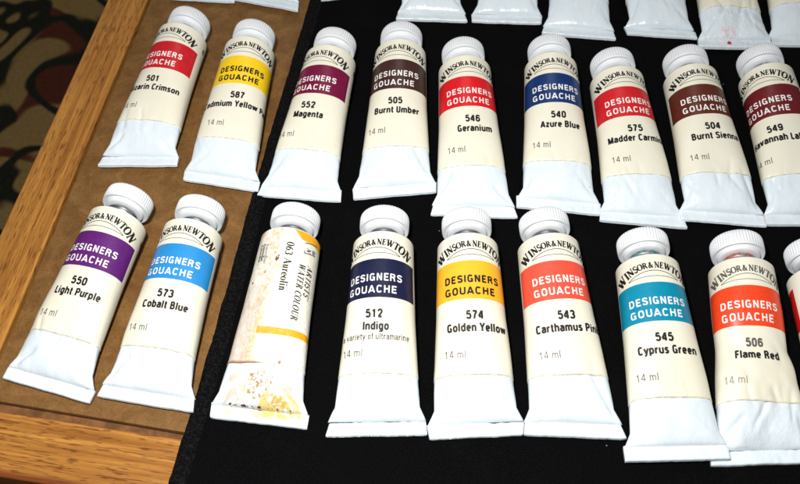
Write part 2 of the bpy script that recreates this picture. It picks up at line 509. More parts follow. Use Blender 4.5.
# ------------------------------------------------------------------ lettering
# a drawn condensed grotesque: constant stroke, cap height 1, x-height .72
def sarc(cx, cy, rx, ry, a0, a1, p=2.5, n=12):
    out = []
    for i in range(n + 1):
        a = R(a0 + (a1 - a0) * i / n)
        c, s_ = math.cos(a), math.sin(a)
        out.append((cx + rx * math.copysign(abs(c) ** (2 / p), c), cy + ry * math.copysign(abs(s_) ** (2 / p), s_)))
    return out
XH = .73
def sans_glyphs():
    l, r, m = .11, .47, .29            # stem centres of a normal letter
    rx = (r - l) / 2
    q = .075                            # half stroke, keeps horizontals inside the height
    T1, B1, X1 = 1 - q, q, XH - q
    cap_o = sarc(m, .5, rx, .5 - q, 0, 360, 3.0, 28)
    o_ = sarc(m, XH / 2, rx * .96, XH / 2 - q, 0, 360, 2.7, 22)
    g = {
     'D': (.60, [[(l, 0), (l, 1)], [(l, T1), (.24, T1)] + sarc(.24, .5, .24, .5 - q, 90, -90, 2.8, 14) + [(l, B1)]]),
     'E': (.50, [[(l, 0), (l, 1)], [(l, T1), (.45, T1)], [(l, .51), (.41, .51)], [(l, B1), (.46, B1)]]),
     'F': (.48, [[(l, 0), (l, 1)], [(l, T1), (.45, T1)], [(l, .50), (.41, .50)]]),
     'S': (.57, [sarc(m, .735, rx, .19, 10, 260, 2.3, 12) + sarc(m, .29, rx, .215, 80, -170, 2.3, 12)]),
     'I': (.24, [[(.12, 0), (.12, 1)]]),
     'G': (.60, [sarc(m, .5, rx, .5 - q, 35, 330, 2.9, 20), [(.32, .46), (r, .46)], [(r, .50), (r, .0)]]),
     'N': (.60, [[(l, 0), (l, 1)], [(r, 0), (r, 1)], [(l + .01, .97), (r - .01, .03)]]),
     'R': (.59, [[(l, 0), (l, 1)], [(l, T1), (.27, T1)] + sarc(.27, .725, .19, .2, 90, -90, 2.5, 10) + [(l, .525)], [(.30, .52), (.42, .34), (.47, 0)]]),
     'O': (.58, [cap_o]),
     'U': (.59, [[(l, 1), (l, .3)] + sarc(m, .3, rx, .3 - q, 180, 360, 2.5, 12) + [(r, 1)]]),
     'A': (.60, [[(.05, 0), (.29, .99)], [(.29, .99), (.54, 0)], [(.14, .27), (.45, .27)]]),
     'C': (.58, [sarc(m, .5, rx, .5 - q, 35, 325, 2.9, 20)]),
     'H': (.60, [[(l, 0), (l, 1)], [(r, 0), (r, 1)], [(l, .52), (r, .52)]]),
     'L': (.46, [[(l, 0), (l, 1)], [(l, B1), (.44, B1)]]),
     'P': (.57, [[(l, 0), (l, 1)], [(l, T1), (.27, T1)] + sarc(.27, .70, .2, .225, 90, -90, 2.5, 10) + [(l, .475)]]),
     'B': (.59, [[(l, 0), (l, 1)], [(l, T1), (.26, T1)] + sarc(.26, .735, .18, .19, 90, -90, 2.5, 8) + [(l, .535)], [(l, .53), (.27, .53)] + sarc(.27, .305, .2, .23, 90, -90, 2.5, 8) + [(l, B1)]]),
     'M': (.74, [[(l, 0), (l, 1)], [(.63, 0), (.63, 1)], [(l + .02, .98), (.37, .06)], [(.37, .06), (.61, .98)]]),
     'Y': (.58, [[(.05, 1), (.29, .46)], [(.53, 1), (.29, .46)], [(.29, .5), (.29, 0)]]),
     'a': (.53, [[(.10, .54)] + sarc(.27, .50, .165, .165, 160, 0, 2.4, 8) + [(.435, .0)], [(.43, .42), (.26, .40)] + sarc(.25, .225, .155, .155, 90, 270, 2.4, 8) + [(.36, .10), (.43, .19)]]),
     'b': (.55, [[(l, 0), (l, 1.0)], sarc(m - .01, XH / 2, rx * .93, XH / 2 - q, 170, -170, 2.6, 16)]),
     'c': (.50, [sarc(m - .01, XH / 2, rx * .93, XH / 2 - q, 40, 320, 2.6, 16)]),
     'd': (.56, [[(.45, 0), (.45, 1.0)], sarc(m - .01, XH / 2, rx * .93, XH / 2 - q, 10, 350, 2.6, 16)]),
     'e': (.54, [[(.12, .37), (.45, .37)] + sarc(m - .01, XH / 2, rx * .93, XH / 2 - q, 4, 318, 2.5, 18)]),
     'f': (.34, [[(.15, 0), (.15, .8)] + sarc(.28, .8, .13, .125, 180, 90, 2.2, 5) + [(.34, .925)], [(.02, .66), (.32, .66)]]),
     'g': (.56, [sarc(m - .01, XH / 2, rx * .93, XH / 2 - q, 10, 350, 2.6, 16), [(.45, XH), (.45, -.06)] + sarc(.28, -.05, .17, .13, 0, -160, 2.4, 8)]),
     'h': (.56, [[(l, 0), (l, 1.0)], [(l + .01, .50)] + sarc(m, .48, rx * .92, .17, 170, 0, 2.4, 8) + [(.455, 0)]]),
     'i': (.24, [[(.12, 0), (.12, XH)], [(.12, .84), (.12, .99)]]),
     'k': (.52, [[(l, 0), (l, 1.0)], [(.14, .30), (.45, XH)], [(.22, .42), (.48, 0)]]),
     'l': (.24, [[(.12, 0), (.12, 1.0)]]),
     'm': (.84, [[(l, 0), (l, XH)], [(l + .01, .5)] + sarc(.265, .48, .155, .175, 170, 0, 2.4, 7) + [(.42, 0)], [(.43, .5)] + sarc(.575, .48, .155, .175, 170, 0, 2.4, 7) + [(.73, 0)]]),
     'n': (.56, [[(l, 0), (l, XH)], [(l + .01, .50)] + sarc(m, .48, rx * .92, .175, 170, 0, 2.4, 8) + [(.455, 0)]]),
     'o': (.56, [o_]),
     'p': (.55, [[(l, -.22), (l, XH)], sarc(m - .01, XH / 2, rx * .93, XH / 2 - q, 170, -170, 2.6, 16)]),
     'r': (.38, [[(l, 0), (l, XH)], [(l + .01, .44), (.18, .60), (.26, .645), (.36, .65)]]),
     's': (.49, [sarc(.25, .53, .14, .13, 15, 250, 2.2, 8) + sarc(.25, .215, .15, .145, 75, -165, 2.2, 8)]),
     't': (.36, [[(.17, .93), (.17, .2)] + sarc(.28, .2, .11, .13, 180, 270, 2.2, 4) + [(.34, .07)], [(.03, .66), (.33, .66)]]),
     'u': (.56, [[(l, XH), (l, .25)] + sarc(m, .25, rx * .92, .18, 180, 350, 2.4, 8), [(.455, XH), (.455, 0)]]),
     'v': (.50, [[(.06, XH), (.25, .02)], [(.44, XH), (.25, .02)]]),
     'w': (.74, [[(.06, XH), (.21, .02)], [(.21, .02), (.37, .70)], [(.37, .70), (.53, .02)], [(.53, .02), (.68, XH)]]),
     'y': (.50, [[(.06, XH), (.26, .06)], [(.45, XH), (.24, -.08), (.17, -.15), (.06, -.15)]]),
     'z': (.48, [[(.06, X1), (.42, X1)], [(.41, X1), (.08, B1)], [(.06, B1), (.43, B1)]]),
     '0': (.57, [cap_o]),
     '1': (.57, [[(.31, 0), (.31, 1)], [(.31, .90), (.24, .80), (.10, .78)]]),
     '2': (.57, [[(.10, .70)] + sarc(.28, .71, .18, .215, 170, -20, 2.3, 10) + [(.34, .42), (.12, .10)], [(.09, B1), (.48, B1)]]),
     '3': (.57, [sarc(.27, .72, .18, .205, 160, -80, 2.3, 10) + sarc(.27, .28, .2, .21, 80, -165, 2.3, 10)]),
     '4': (.58, [[(.40, 0), (.40, 1)], [(.38, .97), (.06, .30)], [(.05, .27), (.53, .27)]]),
     '5': (.57, [[(.45, T1), (.14, T1), (.12, .50)], [(.12, .50)] + sarc(.28, .34, .19, .27, 130, -160, 2.4, 12)]),
     '6': (.57, [[(.45, .78)] + sarc(.29, .72, .17, .205, 20, 175, 2.4, 7) + [(l, .35)], sarc(.29, .33, .18, .26, 180, -180, 2.4, 18)]),
     '7': (.57, [[(.07, T1), (.49, T1)], [(.48, T1), (.30, .5), (.22, 0)]]),
     '8': (.57, [sarc(.29, .735, .165, .19, 0, 360, 2.3, 16), sarc(.29, .295, .19, .22, 0, 360, 2.3, 18)]),
     '9': (.57, [[(.12, .2)] + sarc(.28, .27, .17, .2, 200, 360, 2.4, 7) + [(.46, .65)], sarc(.28, .67, .18, .255, 0, 360, 2.4, 18)]),
     ' ': (.26, []),
    }
    return g
SG = sans_glyphs()

# a small drawn roman alphabet: strokes are polylines with a width at each point, cap height 1
def arc(cx, cy, rx, ry, a0, a1, thin=.06, thick=.17, n=14):
    out = []
    for i in range(n + 1):
        a = R(a0 + (a1 - a0) * i / n)
        out.append((cx + rx * math.cos(a), cy + ry * math.sin(a), thin + (thick - thin) * abs(math.cos(a)) ** 1.4))
    return out
def st(*p, w=.16):
    return [(x, y, w) for x, y in p]
TH, TN, SF = .17, .06, .05
def serif(x, y, h=.13):
    return st((x - h, y), (x + h, y), w=SF)
G = {
 'W': (1.32, [st((.18, .97), (.43, .02), w=.17), st((.43, .02), (.68, .97), w=.07), st((.62, .97), (.88, .02), w=.17), st((.88, .02), (1.14, .97), w=.07), serif(.17, .975, .15), serif(.66, .975, .14), serif(1.14, .975, .13)]),
 'I': (.42, [st((.21, 0), (.21, 1)), serif(.21, .025, .17), serif(.21, .975, .17)]),
 'N': (.98, [st((.2, .02), (.2, .95), w=.07), st((.17, .97), (.78, .02), w=.17), st((.78, .0), (.78, .98), w=.07), serif(.2, .025, .14), serif(.12, .975, .12), serif(.78, .975, .14)]),
 'S': (.66, [arc(.33, .735, .21, .235, 35, 270, .07, .14)[:] + arc(.33, .265, .23, .24, 90, -150, .15, .10), st((.545, .99), (.545, .76), w=.045), st((.10, .02), (.10, .27), w=.045)]),
 'O': (.96, [arc(.48, .5, .37, .47, 0, 360, .05, .18, 28)]),
 'R': (.88, [st((.22, 0), (.22, 1)), [(.22, .965, .06), (.42, .965, .06)] + arc(.42, .735, .2, .23, 90, -90, .06, .16, 10) + [(.22, .505, .06)], st((.44, .5), (.80, .02), w=.16), serif(.22, .025, .16), serif(.13, .975, .1), serif(.8, .025, .08)]),
 'E': (.76, [st((.2, 0), (.2, 1)), st((.1, .97), (.62, .97), w=SF), st((.2, .52), (.5, .52), w=SF), st((.1, .03), (.66, .03), w=SF), st((.61, .98), (.61, .76), w=.05), st((.5, .64), (.5, .4), w=.05), st((.65, .02), (.65, .27), w=.05)]),
 'T': (.82, [st((.41, 0), (.41, .98)), st((.06, .97), (.76, .97), w=SF), st((.075, .98), (.075, .73), w=.05), st((.745, .98), (.745, .73), w=.05), serif(.41, .025, .16)]),
 '&': (1.0, [[(.86, .50, .06), (.70, .50, .06)], [(.78, .50, .06), (.66, .24, .09), (.46, .06, .10), (.27, .05, .14), (.14, .2, .16), (.17, .36, .15), (.36, .53, .11), (.48, .68, .09), (.49, .84, .11), (.38, .95, .07), (.27, .88, .11), (.27, .74, .14), (.40, .50, .17), (.64, .2, .17), (.80, .06, .12), (.93, .06, .06)]]),
 'A': (.92, [st((.12, .02), (.44, .98), w=.06), st((.42, .98), (.78, .02), w=.17), st((.24, .34), (.62, .34), w=SF), serif(.12, .025, .12), serif(.78, .025, .14)]),
 'C': (.86, [arc(.47, .5, .37, .47, 48, 318, .06, .18, 20), st((.745, .98), (.745, .7), w=.05)]),
 'L': (.74, [st((.22, 0), (.22, 1)), serif(.22, .975, .16), st((.1, .03), (.64, .03), w=SF), st((.63, .02), (.63, .3), w=.05)]),
 'U': (.94, [st((.22, .98), (.22, .34)) + arc(.47, .32, .25, .28, 180, 360, .07, .15, 10)[1:-1] + [(.72, .34, .07), (.72, .98, .07)], serif(.22, .975, .15), serif(.72, .975, .13)]),
 "'": (.28, [[(.15, 1.0, .15), (.12, .72, .05)]]),
 ' ': (.42, []),
 'u': (.66, [st((.18, .64), (.18, .2)) + arc(.32, .18, .15, .17, 180, 330, .08, .14, 6)[1:], st((.49, .66), (.49, 0), w=.15), serif(.12, .65, .08), serif(.43, .65, .08), serif(.55, .02, .07)]),
 'r': (.50, [st((.18, 0), (.18, .66), w=.15), [(.2, .45, .07), (.3, .62, .09), (.42, .6, .16)], serif(.18, .02, .14), serif(.11, .65, .07)]),
 'e': (.58, [arc(.29, .32, .21, .31, 0, 315, .06, .16, 16), st((.1, .35), (.49, .35), w=.05)]),
 'o': (.62, [arc(.31, .32, .22, .31, 0, 360, .05, .16, 20)]),
 'l': (.36, [st((.18, 0), (.18, 1.04), w=.15), serif(.18, .02, .14), serif(.11, 1.03, .08)]),
 'i': (.36, [st((.18, 0), (.18, .66), w=.15), serif(.18, .02, .14), serif(.11, .65, .08), st((.18, .84), (.18, 1.0), w=.17)]),
 'n': (.68, [st((.18, 0), (.18, .66), w=.15), [(.2, .46, .07), (.32, .62, .09), (.44, .6, .14), (.5, .46, .15), (.5, 0, .15)], serif(.18, .02, .13), serif(.5, .02, .13), serif(.11, .65, .08)]),
 '0': (.66, [arc(.33, .48, .22, .47, 0, 360, .06, .16, 22)]),
 '6': (.66, [[(.52, .95, .06), (.3, .8, .12), (.14, .52, .16), (.13, .28, .16)] + arc(.33, .28, .2, .27, 180, 520, .06, .15, 16)]),
 '3': (.62, [[(.1, .8, .14)] + arc(.28, .72, .19, .23, 140, -80, .06, .15, 10) + arc(.27, .26, .22, .25, 80, -150, .06, .16, 12)]),
}
def strip(pl, xf, step=0.3):
    """polyline with widths -> quad strip in 2D, xf maps unit glyph space to label mm"""
    P = [Vector((x, y)) for x, y, w in pl]
    vs, fs = [], []
    # subdivide long segments so that they bend round the tube
    Q, Wd = [], []
    for i in range(len(P) - 1):
        k = max(1, int((P[i + 1] - P[i]).length / step))
        for j in range(k):
            Q.append(P[i].lerp(P[i + 1], j / k)); Wd.append(pl[i][2] + (pl[i + 1][2] - pl[i][2]) * j / k)
    Q.append(P[-1]); Wd.append(pl[-1][2])
    for i in range(len(Q)):
        a = Q[max(0, i - 1)]; b = Q[min(len(Q) - 1, i + 1)]
        d = (b - a)
        d = d.normalized() if d.length > 1e-9 else Vector((1, 0))
        # keep thin horizontals / thick verticals: a thick diagonal is cut by horizontals
        n = Vector((-d.y, d.x))
        for sgn in (1, -1):
            q = Q[i] + n * (sgn * Wd[i] / 2)
            vs.append(xf(q.x, q.y))
    for i in range(len(Q) - 1):
        fs.append((2 * i, 2 * i + 1, 2 * i + 3, 2 * i + 2))
    return vs, fs

class Ink:
    """flat lettering of one label: points are (u, v) in label mm"""
    def __init__(self):
        self.v, self.f, self.m, self.h = [], [], [], []
    def add(self, vs, fs, m):
        n = len(self.v)
        self.h += [0.003 * (len(self.m) % 29)/2 ] * len(vs)     # strokes that cross never share a plane
        self.v += list(vs)
        self.f += [tuple(n + i for i in f) for f in fs]
        self.m += [m] * len(fs)
    def sans(self, s, u, v, cap, xs, m, stroke=.15, align='l', gap=.03, width=None, place=None):
        """drawn sans lettering; width fits the whole word to so many mm"""
        w = sum((SG[c][0] + gap) * cap for c in s) - gap * cap
        k = width / w if width else xs
        off = {'l': 0, 'c': -w * k / 2, 'r': -w * k}[align]
        place = place or (lambda x, y: (u + off + x, v + y))
        x = 0.0
        for c in s:
            for pl in SG[c][1]:
                # work at true mm so that stems and bars keep one thickness
                pts = [((px * cap + x) * k, py * cap, stroke * cap) for px, py in pl]
                vs, fs = strip(pts, place, .5)
                self.add(vs, fs, m)
            x += (SG[c][0] + gap) * cap
    def line(self, pts, w, m):
        vs, fs = strip([(x, y, w) for x, y in pts], lambda x, y: (x, y))
        self.add(vs, fs, m)
    def roman(self, s, m, place, cap, xs=1.0, shear=0.0, gap=0.0, bold=1.0):
        """place(x) -> function mapping glyph mm to label mm"""
        x = 0.0
        for ch in s:
            wd, strokes = G[ch]
            for pl in strokes:
                pl = [(px, py, pw * bold) for px, py, pw in pl]
                vs, fs = strip(pl, lambda gx, gy: place(x + (gx + shear * gy) * cap * xs, gy * cap))
                self.add(vs, fs, m)
            x += (wd * xs + gap) * cap
        return x

def roman_width(s, cap, xs=1.0, gap=0.0):
    return sum((G[c][0] * xs + gap) * cap for c in s)

def arched_maker(ink, m):
    """the maker's name on an arch over a pointed lens; letters grow towards both ends"""
    s = 'WINSOR & NEWTON'
    rad, cv = 17.4, 54.9 - 17.4
    half = len(s) - 1
    sizes = []
    for i, ch in enumerate(s):
        q = abs(i - half / 2) / (half / 2)
        sizes.append(1.9 + 1.45 * q ** 2.6)
    wid = [(G[c][0] * .80 if c != ' ' else .12) * z for c, z in zip(s, sizes)]
    tot = sum(wid)
    span = 2 * math.asin(11.35 / rad) * rad
    k = span / tot
    x = -span / 2
    for ch, z, w in zip(s, sizes, wid):
        c = x + w * k / 2
        a = c / rad
        for pl in G[ch][1]:
            def xf(gx, gy, a=a, z=z, w=w, ch=ch):
                lx = (gx - G[ch][0] / 2) * .86 * z * k
                ly = gy * z - 0.15 * (z - 1.9)
                return ((rad + ly) * math.sin(a) + lx * math.cos(a), cv + (rad + ly) * math.cos(a) - lx * math.sin(a))
            vs, fs = strip([(px, py, pw * 1.5 + .035) for px, py, pw in pl], xf)
            ink.add(vs, fs, m)
        x += w * k
    up = [(u, 51.7 + 2.35 * (1 - (u / 8.2) ** 2)) for u in np.linspace(-8.2, 8.2, 31)]
    lo = [(u, 51.6 + 0.65 * (1 - (u / 8.2) ** 2)) for u in np.linspace(-8.2, 8.2, 31)]
    ink.line(up, 0.21, m); ink.line(lo, 0.17, m)

# ------------------------------------------------------------------ paint tubes
PER = 60.6
SC = np.concatenate([np.arange(3.9, 18, 0.6), np.arange(18, 59.2, 0.9), [59.3]])
NF = 144
def smooth01(t):
    t = np.clip(t, 0, 1)
    return t * t * (3 - 2 * t)

class TubeShape:
    """grid of surface points over (axial s, fraction of the girth), label space u = fraction * PER"""
    def __init__(self, seed, yaw, width=30.0, dent=1.0, waist=0.0, lift=0.0):
        rnd = random.Random(seed)
        self.rnd = rnd
        s = SC
        hw = width / 2
        a = np.interp(s, [3.9, 5.2, 7.6, 17, 34, 59.3], [hw - .35, hw - 1.1, hw - 2.35, 11.9, 10.75, 9.75])
        # soften the corners of the profile
        b = 0.95 + 8.35 * np.clip((s - 3.6) / 55.7, 0, 1) ** 0.56
        nexp = 2.0 + 0.5 * np.exp(-((s - 22) / 16) ** 2)
        if waist:
            wf = waist * np.exp(-((s - 33) / 7.0) ** 2)
            a = a - 1.1 * wf
            b = b - 1.3 * wf
        fr = np.linspace(-.5, .5, NF + 1)
        self.P = np.zeros((len(s), NF + 1, 3))
        off = Vector((rnd.uniform(-50, 50), rnd.uniform(-50, 50), rnd.uniform(-50, 50)))
        cre = [(-1, rnd.uniform(9, 17), rnd.uniform(3, 7.5), rnd.uniform(.25, .75)), (1, rnd.uniform(9, 17), rnd.uniform(3, 7.5), rnd.uniform(.25, .75))]
        extra = [(rnd.uniform(-9, 9), rnd.uniform(7, 14), rnd.uniform(-6, 6), rnd.uniform(6, 14), rnd.uniform(.1, .32)) for _ in range(5)]
        ph = np.linspace(-math.pi, math.pi, 721)
        for i, si in enumerate(s):
            sn, cs = np.sin(ph), np.cos(ph)
            e = 2.0 / nexp[i]
            x = a[i] * np.sign(sn) * np.abs(sn) ** e
            z = b[i] * np.sign(cs) * np.abs(cs) ** e
            L = np.concatenate([[0], np.cumsum(np.hypot(np.diff(x), np.diff(z)))])
            L = L / L[-1] - .5
            xx, zz = np.interp(fr, L, x), np.interp(fr, L, z)
            near = smooth01((28 - si) / 19)
            for j in range(NF + 1):
                px, pz = xx[j], zz[j]
                top = smooth01((pz / b[i] + .35) / .7)
                v = Vector((px * .10, si * .075, pz * .05)) + off
                d = dent * ((.12 + .50 * near) * noise.noise(v) + (.03 + .20 * near) * noise.noise(v * 2.7) + .045 * near * noise.noise(v * 6.5))
                if si < 20:
                    for (sd, s1, xin, dep) in cre:
                        # crease from the fold corner inwards up the tube
                        x0, y0 = sd * (hw - 2.2), 5.0
                        x1, y1 = sd * (hw - 2.2 - xin), s1
                        tx, ty = x1 - x0, y1 - y0
                        ll = math.hypot(tx, ty)
                        tt = ((px - x0) * tx + (si - y0) * ty) / ll / ll
                        dd = abs((px - x0) * ty - (si - y0) * tx) / ll
                        if -.1 < tt < 1.15:
                            d -= dent * dep * math.exp(-(dd / .8) ** 2) * math.sin(math.pi * min(1, max(0, (tt + .1) / 1.25)))
                    for (x0, y0, tx, ty, dep) in extra:
                        ll = math.hypot(tx, ty)
                        tt = ((px - x0) * tx + (si - y0) * ty) / ll / ll
                        dd = abs((px - x0) * ty - (si - y0) * tx) / ll
                        if 0 < tt < 1:
                            d -= dent * dep * math.exp(-(dd / .7) ** 2) * math.sin(math.pi * tt)
                if waist:
                    d += waist * 1.3 * abs(noise.noise(Vector((px * .16 + si * .10, si * .07 - px * .1, 4)) + off)) * math.exp(-((si - 26) / 13) ** 2)
                d *= top
                q = math.hypot(px / a[i] ** 2, pz / b[i] ** 2) + 1e-9
                px += d * (px / a[i] ** 2) / q
                pz += d * (pz / b[i] ** 2) / q
                y = si - px * math.tan(yaw) * max(0, 1 - si / 26)
                self.P[i, j] = (px, y, b[i] + pz + lift * (1 - si / 59.3) + .02)
        du = np.gradient(self.P, axis=1); dv = np.gradient(self.P, axis=0)
        self.N = np.cross(du, dv)
        self.N /= np.linalg.norm(self.N, axis=2, keepdims=True) + 1e-12
        self.lift = lift
    def at(self, u, s, off=0.0):
        f = (u / PER + .5)
        f = f - math.floor(f)
        fj = f * NF
        j = min(NF - 1, int(fj)); tj = fj - j
        i = int(np.searchsorted(SC, s) - 1); i = max(0, min(len(SC) - 2, i))
        ti = (s - SC[i]) / (SC[i + 1] - SC[i])
        w = ((1 - ti) * (1 - tj), (1 - ti) * tj, ti * (1 - tj), ti * tj)
        P = w[0] * self.P[i, j] + w[1] * self.P[i, j + 1] + w[2] * self.P[i + 1, j] + w[3] * self.P[i + 1, j + 1]
        N = w[0] * self.N[i, j] + w[1] * self.N[i, j + 1] + w[2] * self.N[i + 1, j] + w[3] * self.N[i + 1, j + 1]
        return P + N * off

def build_body(sh, mat, parent, fill=1.0):
    V = [tuple(p) for p in sh.P[:, :NF].reshape(-1, 3)]
    UV = [((j / NF - .5) * PER, SC[i]) for i in range(len(SC)) for j in range(NF)]
    F = []
    n = len(SC)
    for i in range(n - 1):
        for j in range(NF):
            k = (j + 1) % NF
            F.append((i * NF + j, i * NF + k, (i + 1) * NF + k, (i + 1) * NF + j))
    # rounded shoulder down to the neck
    last = sh.P[-1, :NF]
    c = last.mean(axis=0)
    for (f, dy) in ((.985, .35), (.95, .6), (.85, .85), (.56, 1.5), (.50, 1.5)):
        b0 = len(V)
        for j in range(NF):
            p = c + (last[j] - c) * f
            V.append((p[0], p[1] + dy, p[2])); UV.append(((j / NF - .5) * PER, 59.3 + dy))
        for j in range(NF):
            k = (j + 1) % NF
            F.append((b0 - NF + j, b0 - NF + k, b0 + k, b0 + j))
    F.append(tuple(range(len(V) - NF, len(V))))
    F.append(tuple(reversed(range(NF))))
    return link('body', V, F, mat, parent, uv=UV)

def build_crimp(sh, yaw, width, mat, parent, seed):
    """the folded end: several layers rolled over, so its ends show the fold"""
    rnd = random.Random(seed + 77)
    hw = width / 2
    t = 1.45 + rnd.uniform(-.15, .25)
    h = 4.35 + rnd.uniform(-.45, .5)
    prof = [(.0, .05), (-.10, .28), (-.05, .48), (.18, .55), (-.02, .63), (-.10, .85), (.0, t - .22), (.22, t - .02), (.6, t + .05), (h * .35, t - .02), (h * .7, t + .03), (h - .45, t + .12),
            (h - .12, t + .10), (h + .02, t - .06), (h - .02, t - .4), (h - .02, .3), (h - .3, .0), (.25, .0)]
    nx = 60
    V, UV, F = [], [], []
    o = Vector((rnd.uniform(-40, 40), 0, 0))
    tilt = rnd.uniform(-.022, .022)                    # the fold is never quite parallel to its edge
    cl, cr = rnd.uniform(0, .9), rnd.uniform(0, .9)     # corners knocked in unevenly
    bend = rnd.uniform(.1, .55)
    for i in range(nx + 1):
        x = -hw + width * i / nx
        e = 1 - max(0, abs(x) - (hw - .5)) / .5 * .3
        wav = .42 * noise.noise(Vector((x * .12, 1, 0)) + o) + .16 * noise.noise(Vector((x * .5, 5, 0)) + o)
        dz = bend * max(0, noise.noise(Vector((x * .09, 8, 0)) + o) + .1) + .05
        for j, (py, pz) in enumerate(prof):
            q = min(1, max(0, py / h))
            yy = py + wav * (.6 + .5 * q) + tilt * x * q
            zz = (pz - t / 2) * e + t / 2
            if pz > t * .6:
                zz += .16 * noise.noise(Vector((x * .3, py * .45, 3)) + o) + .10 * noise.noise(Vector((x * .8, py * .5, 6)) + o)
            xs = x * (1 - .012 * q)
            k = max(0, (abs(x) - (hw - 1.6)) / 1.6) ** 1.5
            xs -= math.copysign(1, x) * k * ((cl if x < 0 else cr) * (q if (seed % 2) else 1 - q))
            yy += .25 * k * (1 - q) * ((cl if x < 0 else cr))
            V.append((xs, yy - xs * math.tan(yaw), zz + dz * (.35 + .65 * (1 - q)) + sh.lift))
            UV.append((x, py))
    n = len(prof)
    for i in range(nx):
        for j in range(n):
            k = (j + 1) % n
            F.append((i * n + j, (i + 1) * n + j, (i + 1) * n + k, i * n + k))
    F.append(tuple(reversed(range(n)))); F.append(tuple(range(nx * n, nx * n + n)))
    F = [tuple(reversed(f)) for f in F]
    o = link('crimp', V, F, mat, parent, uv=UV)
    bm = bmesh.new(); bm.from_mesh(o.data); bmesh.ops.recalc_face_normals(bm, faces=bm.faces); bm.to_mesh(o.data); bm.free()
    md = o.modifiers.new('edge', 'EDGE_SPLIT'); md.split_angle = R(50)
    return o

LAB0, LAB1 = 15.7, 59.2
def build_label(sh, mat, parent, roll, flap=False, cut=0.0):
    """paper wrapped round the tube from LAB0 to LAB1; UV = label mm with the print centred at u = 0"""
    vs = np.concatenate([[LAB0], np.linspace(LAB0, LAB1, 52)])
    us = np.linspace(-PER / 2 * .94, PER / 2 * .94, 133)
    V, UV, F = [], [], []
    for i, v in enumerate(vs):
        for j, u in enumerate(us):
            f = u / PER
            off = 0.02 if i == 0 else 0.14
            vv = v + (0.10 * noise.noise(Vector((u * .2, sh.P[3, 3, 0], 2))) - cut * u if i < 2 else 0)
            if flap and 1 <= i < 7:
                w = math.exp(-((u + 8.5) / 3.6) ** 2) * (1 - (i - 1) / 6) ** 1.5
                off += .85 * w
                vv -= .4 * w
            V.append(tuple(sh.at(u, vv, off))); UV.append((u - roll, vv))
    n = len(us)
    for i in range(len(vs) - 1):
        for j in range(n - 1):
            F.append((i * n + j, i * n + j + 1, (i + 1) * n + j + 1, (i + 1) * n + j))
    return link('label', V, F, mat, parent, uv=UV)

def build_ink(sh, ink, mats, parent, roll):
    if not ink.v:
        return
    V = []
    for (u, v), h in zip(ink.v, ink.h):
        V.append(tuple(sh.at(u + roll, v, 0.17 + h)))
    return link('lettering', V, ink.f, mats, parent, mi=ink.m)

# cap and neck: built once, shared
def lathe(prof, n, rfun=None):
    V, F = [], []
    for k, (r, y) in enumerate(prof):
        for j in range(n):
            a = 2 * math.pi * j / n
            rr = r + (rfun(k, a) if rfun else 0)
            V.append((rr * math.sin(a), y, rr * math.cos(a)))
    m = len(prof)
    for k in range(m - 1):
        for j in range(n):
            q = (j + 1) % n
            F.append((k * n + j, k * n + q, (k + 1) * n + q, (k + 1) * n + j))
    F.append(tuple(range((m - 1) * n, m * n)))
    F.append(tuple(reversed(range(n))))
    return V, F
RIBS = 52
CAP = [(4.9, -.9), (6.2, -.92), (6.45, -.75), (6.52, -.4), (6.58, .2), (6.72, .42), (7.35, .40), (7.62, .18), (7.95, .16), (8.12, .45), (8.15, .9), (8.15, 2.5), (8.12, 4.4), (8.0, 5.1), (7.7, 5.55), (7.2, 5.75), (6.6, 5.8), (5.9, 5.55), (3.0, 5.5), (.2, 5.5)]
def rib(k, a):
    if 9 <= k <= 14:
        amp = (.0, .55, 1, 1, .85, .4)[k - 9]
        return amp * .17 * (abs(math.sin(a * RIBS / 2)) ** .7 * 2 - 1.35)
    return 0
capV, capF = lathe(CAP, RIBS * 8, rib)
NECK = [(5.2, -5.0), (5.2, -3.5), (5.55, -3.3), (5.2, -3.05), (5.0, -2.6), (5.45, -2.35), (5.0, -2.1), (4.9, -1.5)]
neckV, neckF = lathe(NECK, 48)
PROTO = {}
def cap_parts(L, parent, seed, tint=None):
    if 'cap' not in PROTO:
        o = link('cap', capV, capF, M_PLASTIC)
        bm = bmesh.new(); bm.from_mesh(o.data); bmesh.ops.recalc_face_normals(bm, faces=bm.faces); bm.to_mesh(o.data); bm.free()
        o.modifiers.new('edge', 'EDGE_SPLIT').split_angle = R(55)
        q = link('neck', neckV, neckF, M_ALU)
        bm = bmesh.new(); bm.from_mesh(q.data); bmesh.ops.recalc_face_normals(bm, faces=bm.faces); bm.to_mesh(q.data); bm.free()
        PROTO['cap'], PROTO['neck'] = o, q
    else:
        o, q = PROTO['cap'].copy(), PROTO['neck'].copy()
        COL.objects.link(o); COL.objects.link(q)
    if tint:
        q.data = q.data.copy(); q.data.materials[0] = mat_alu(tint)
    rnd = random.Random(seed)
    for w in (o, q):
        w.parent = parent
        w.location = (0, L * K, 9.72 * K)
    o.rotation_euler = (rnd.uniform(-.02, .02), rnd.uniform(0, 6.28), rnd.uniform(-.02, .02))
    return o, q

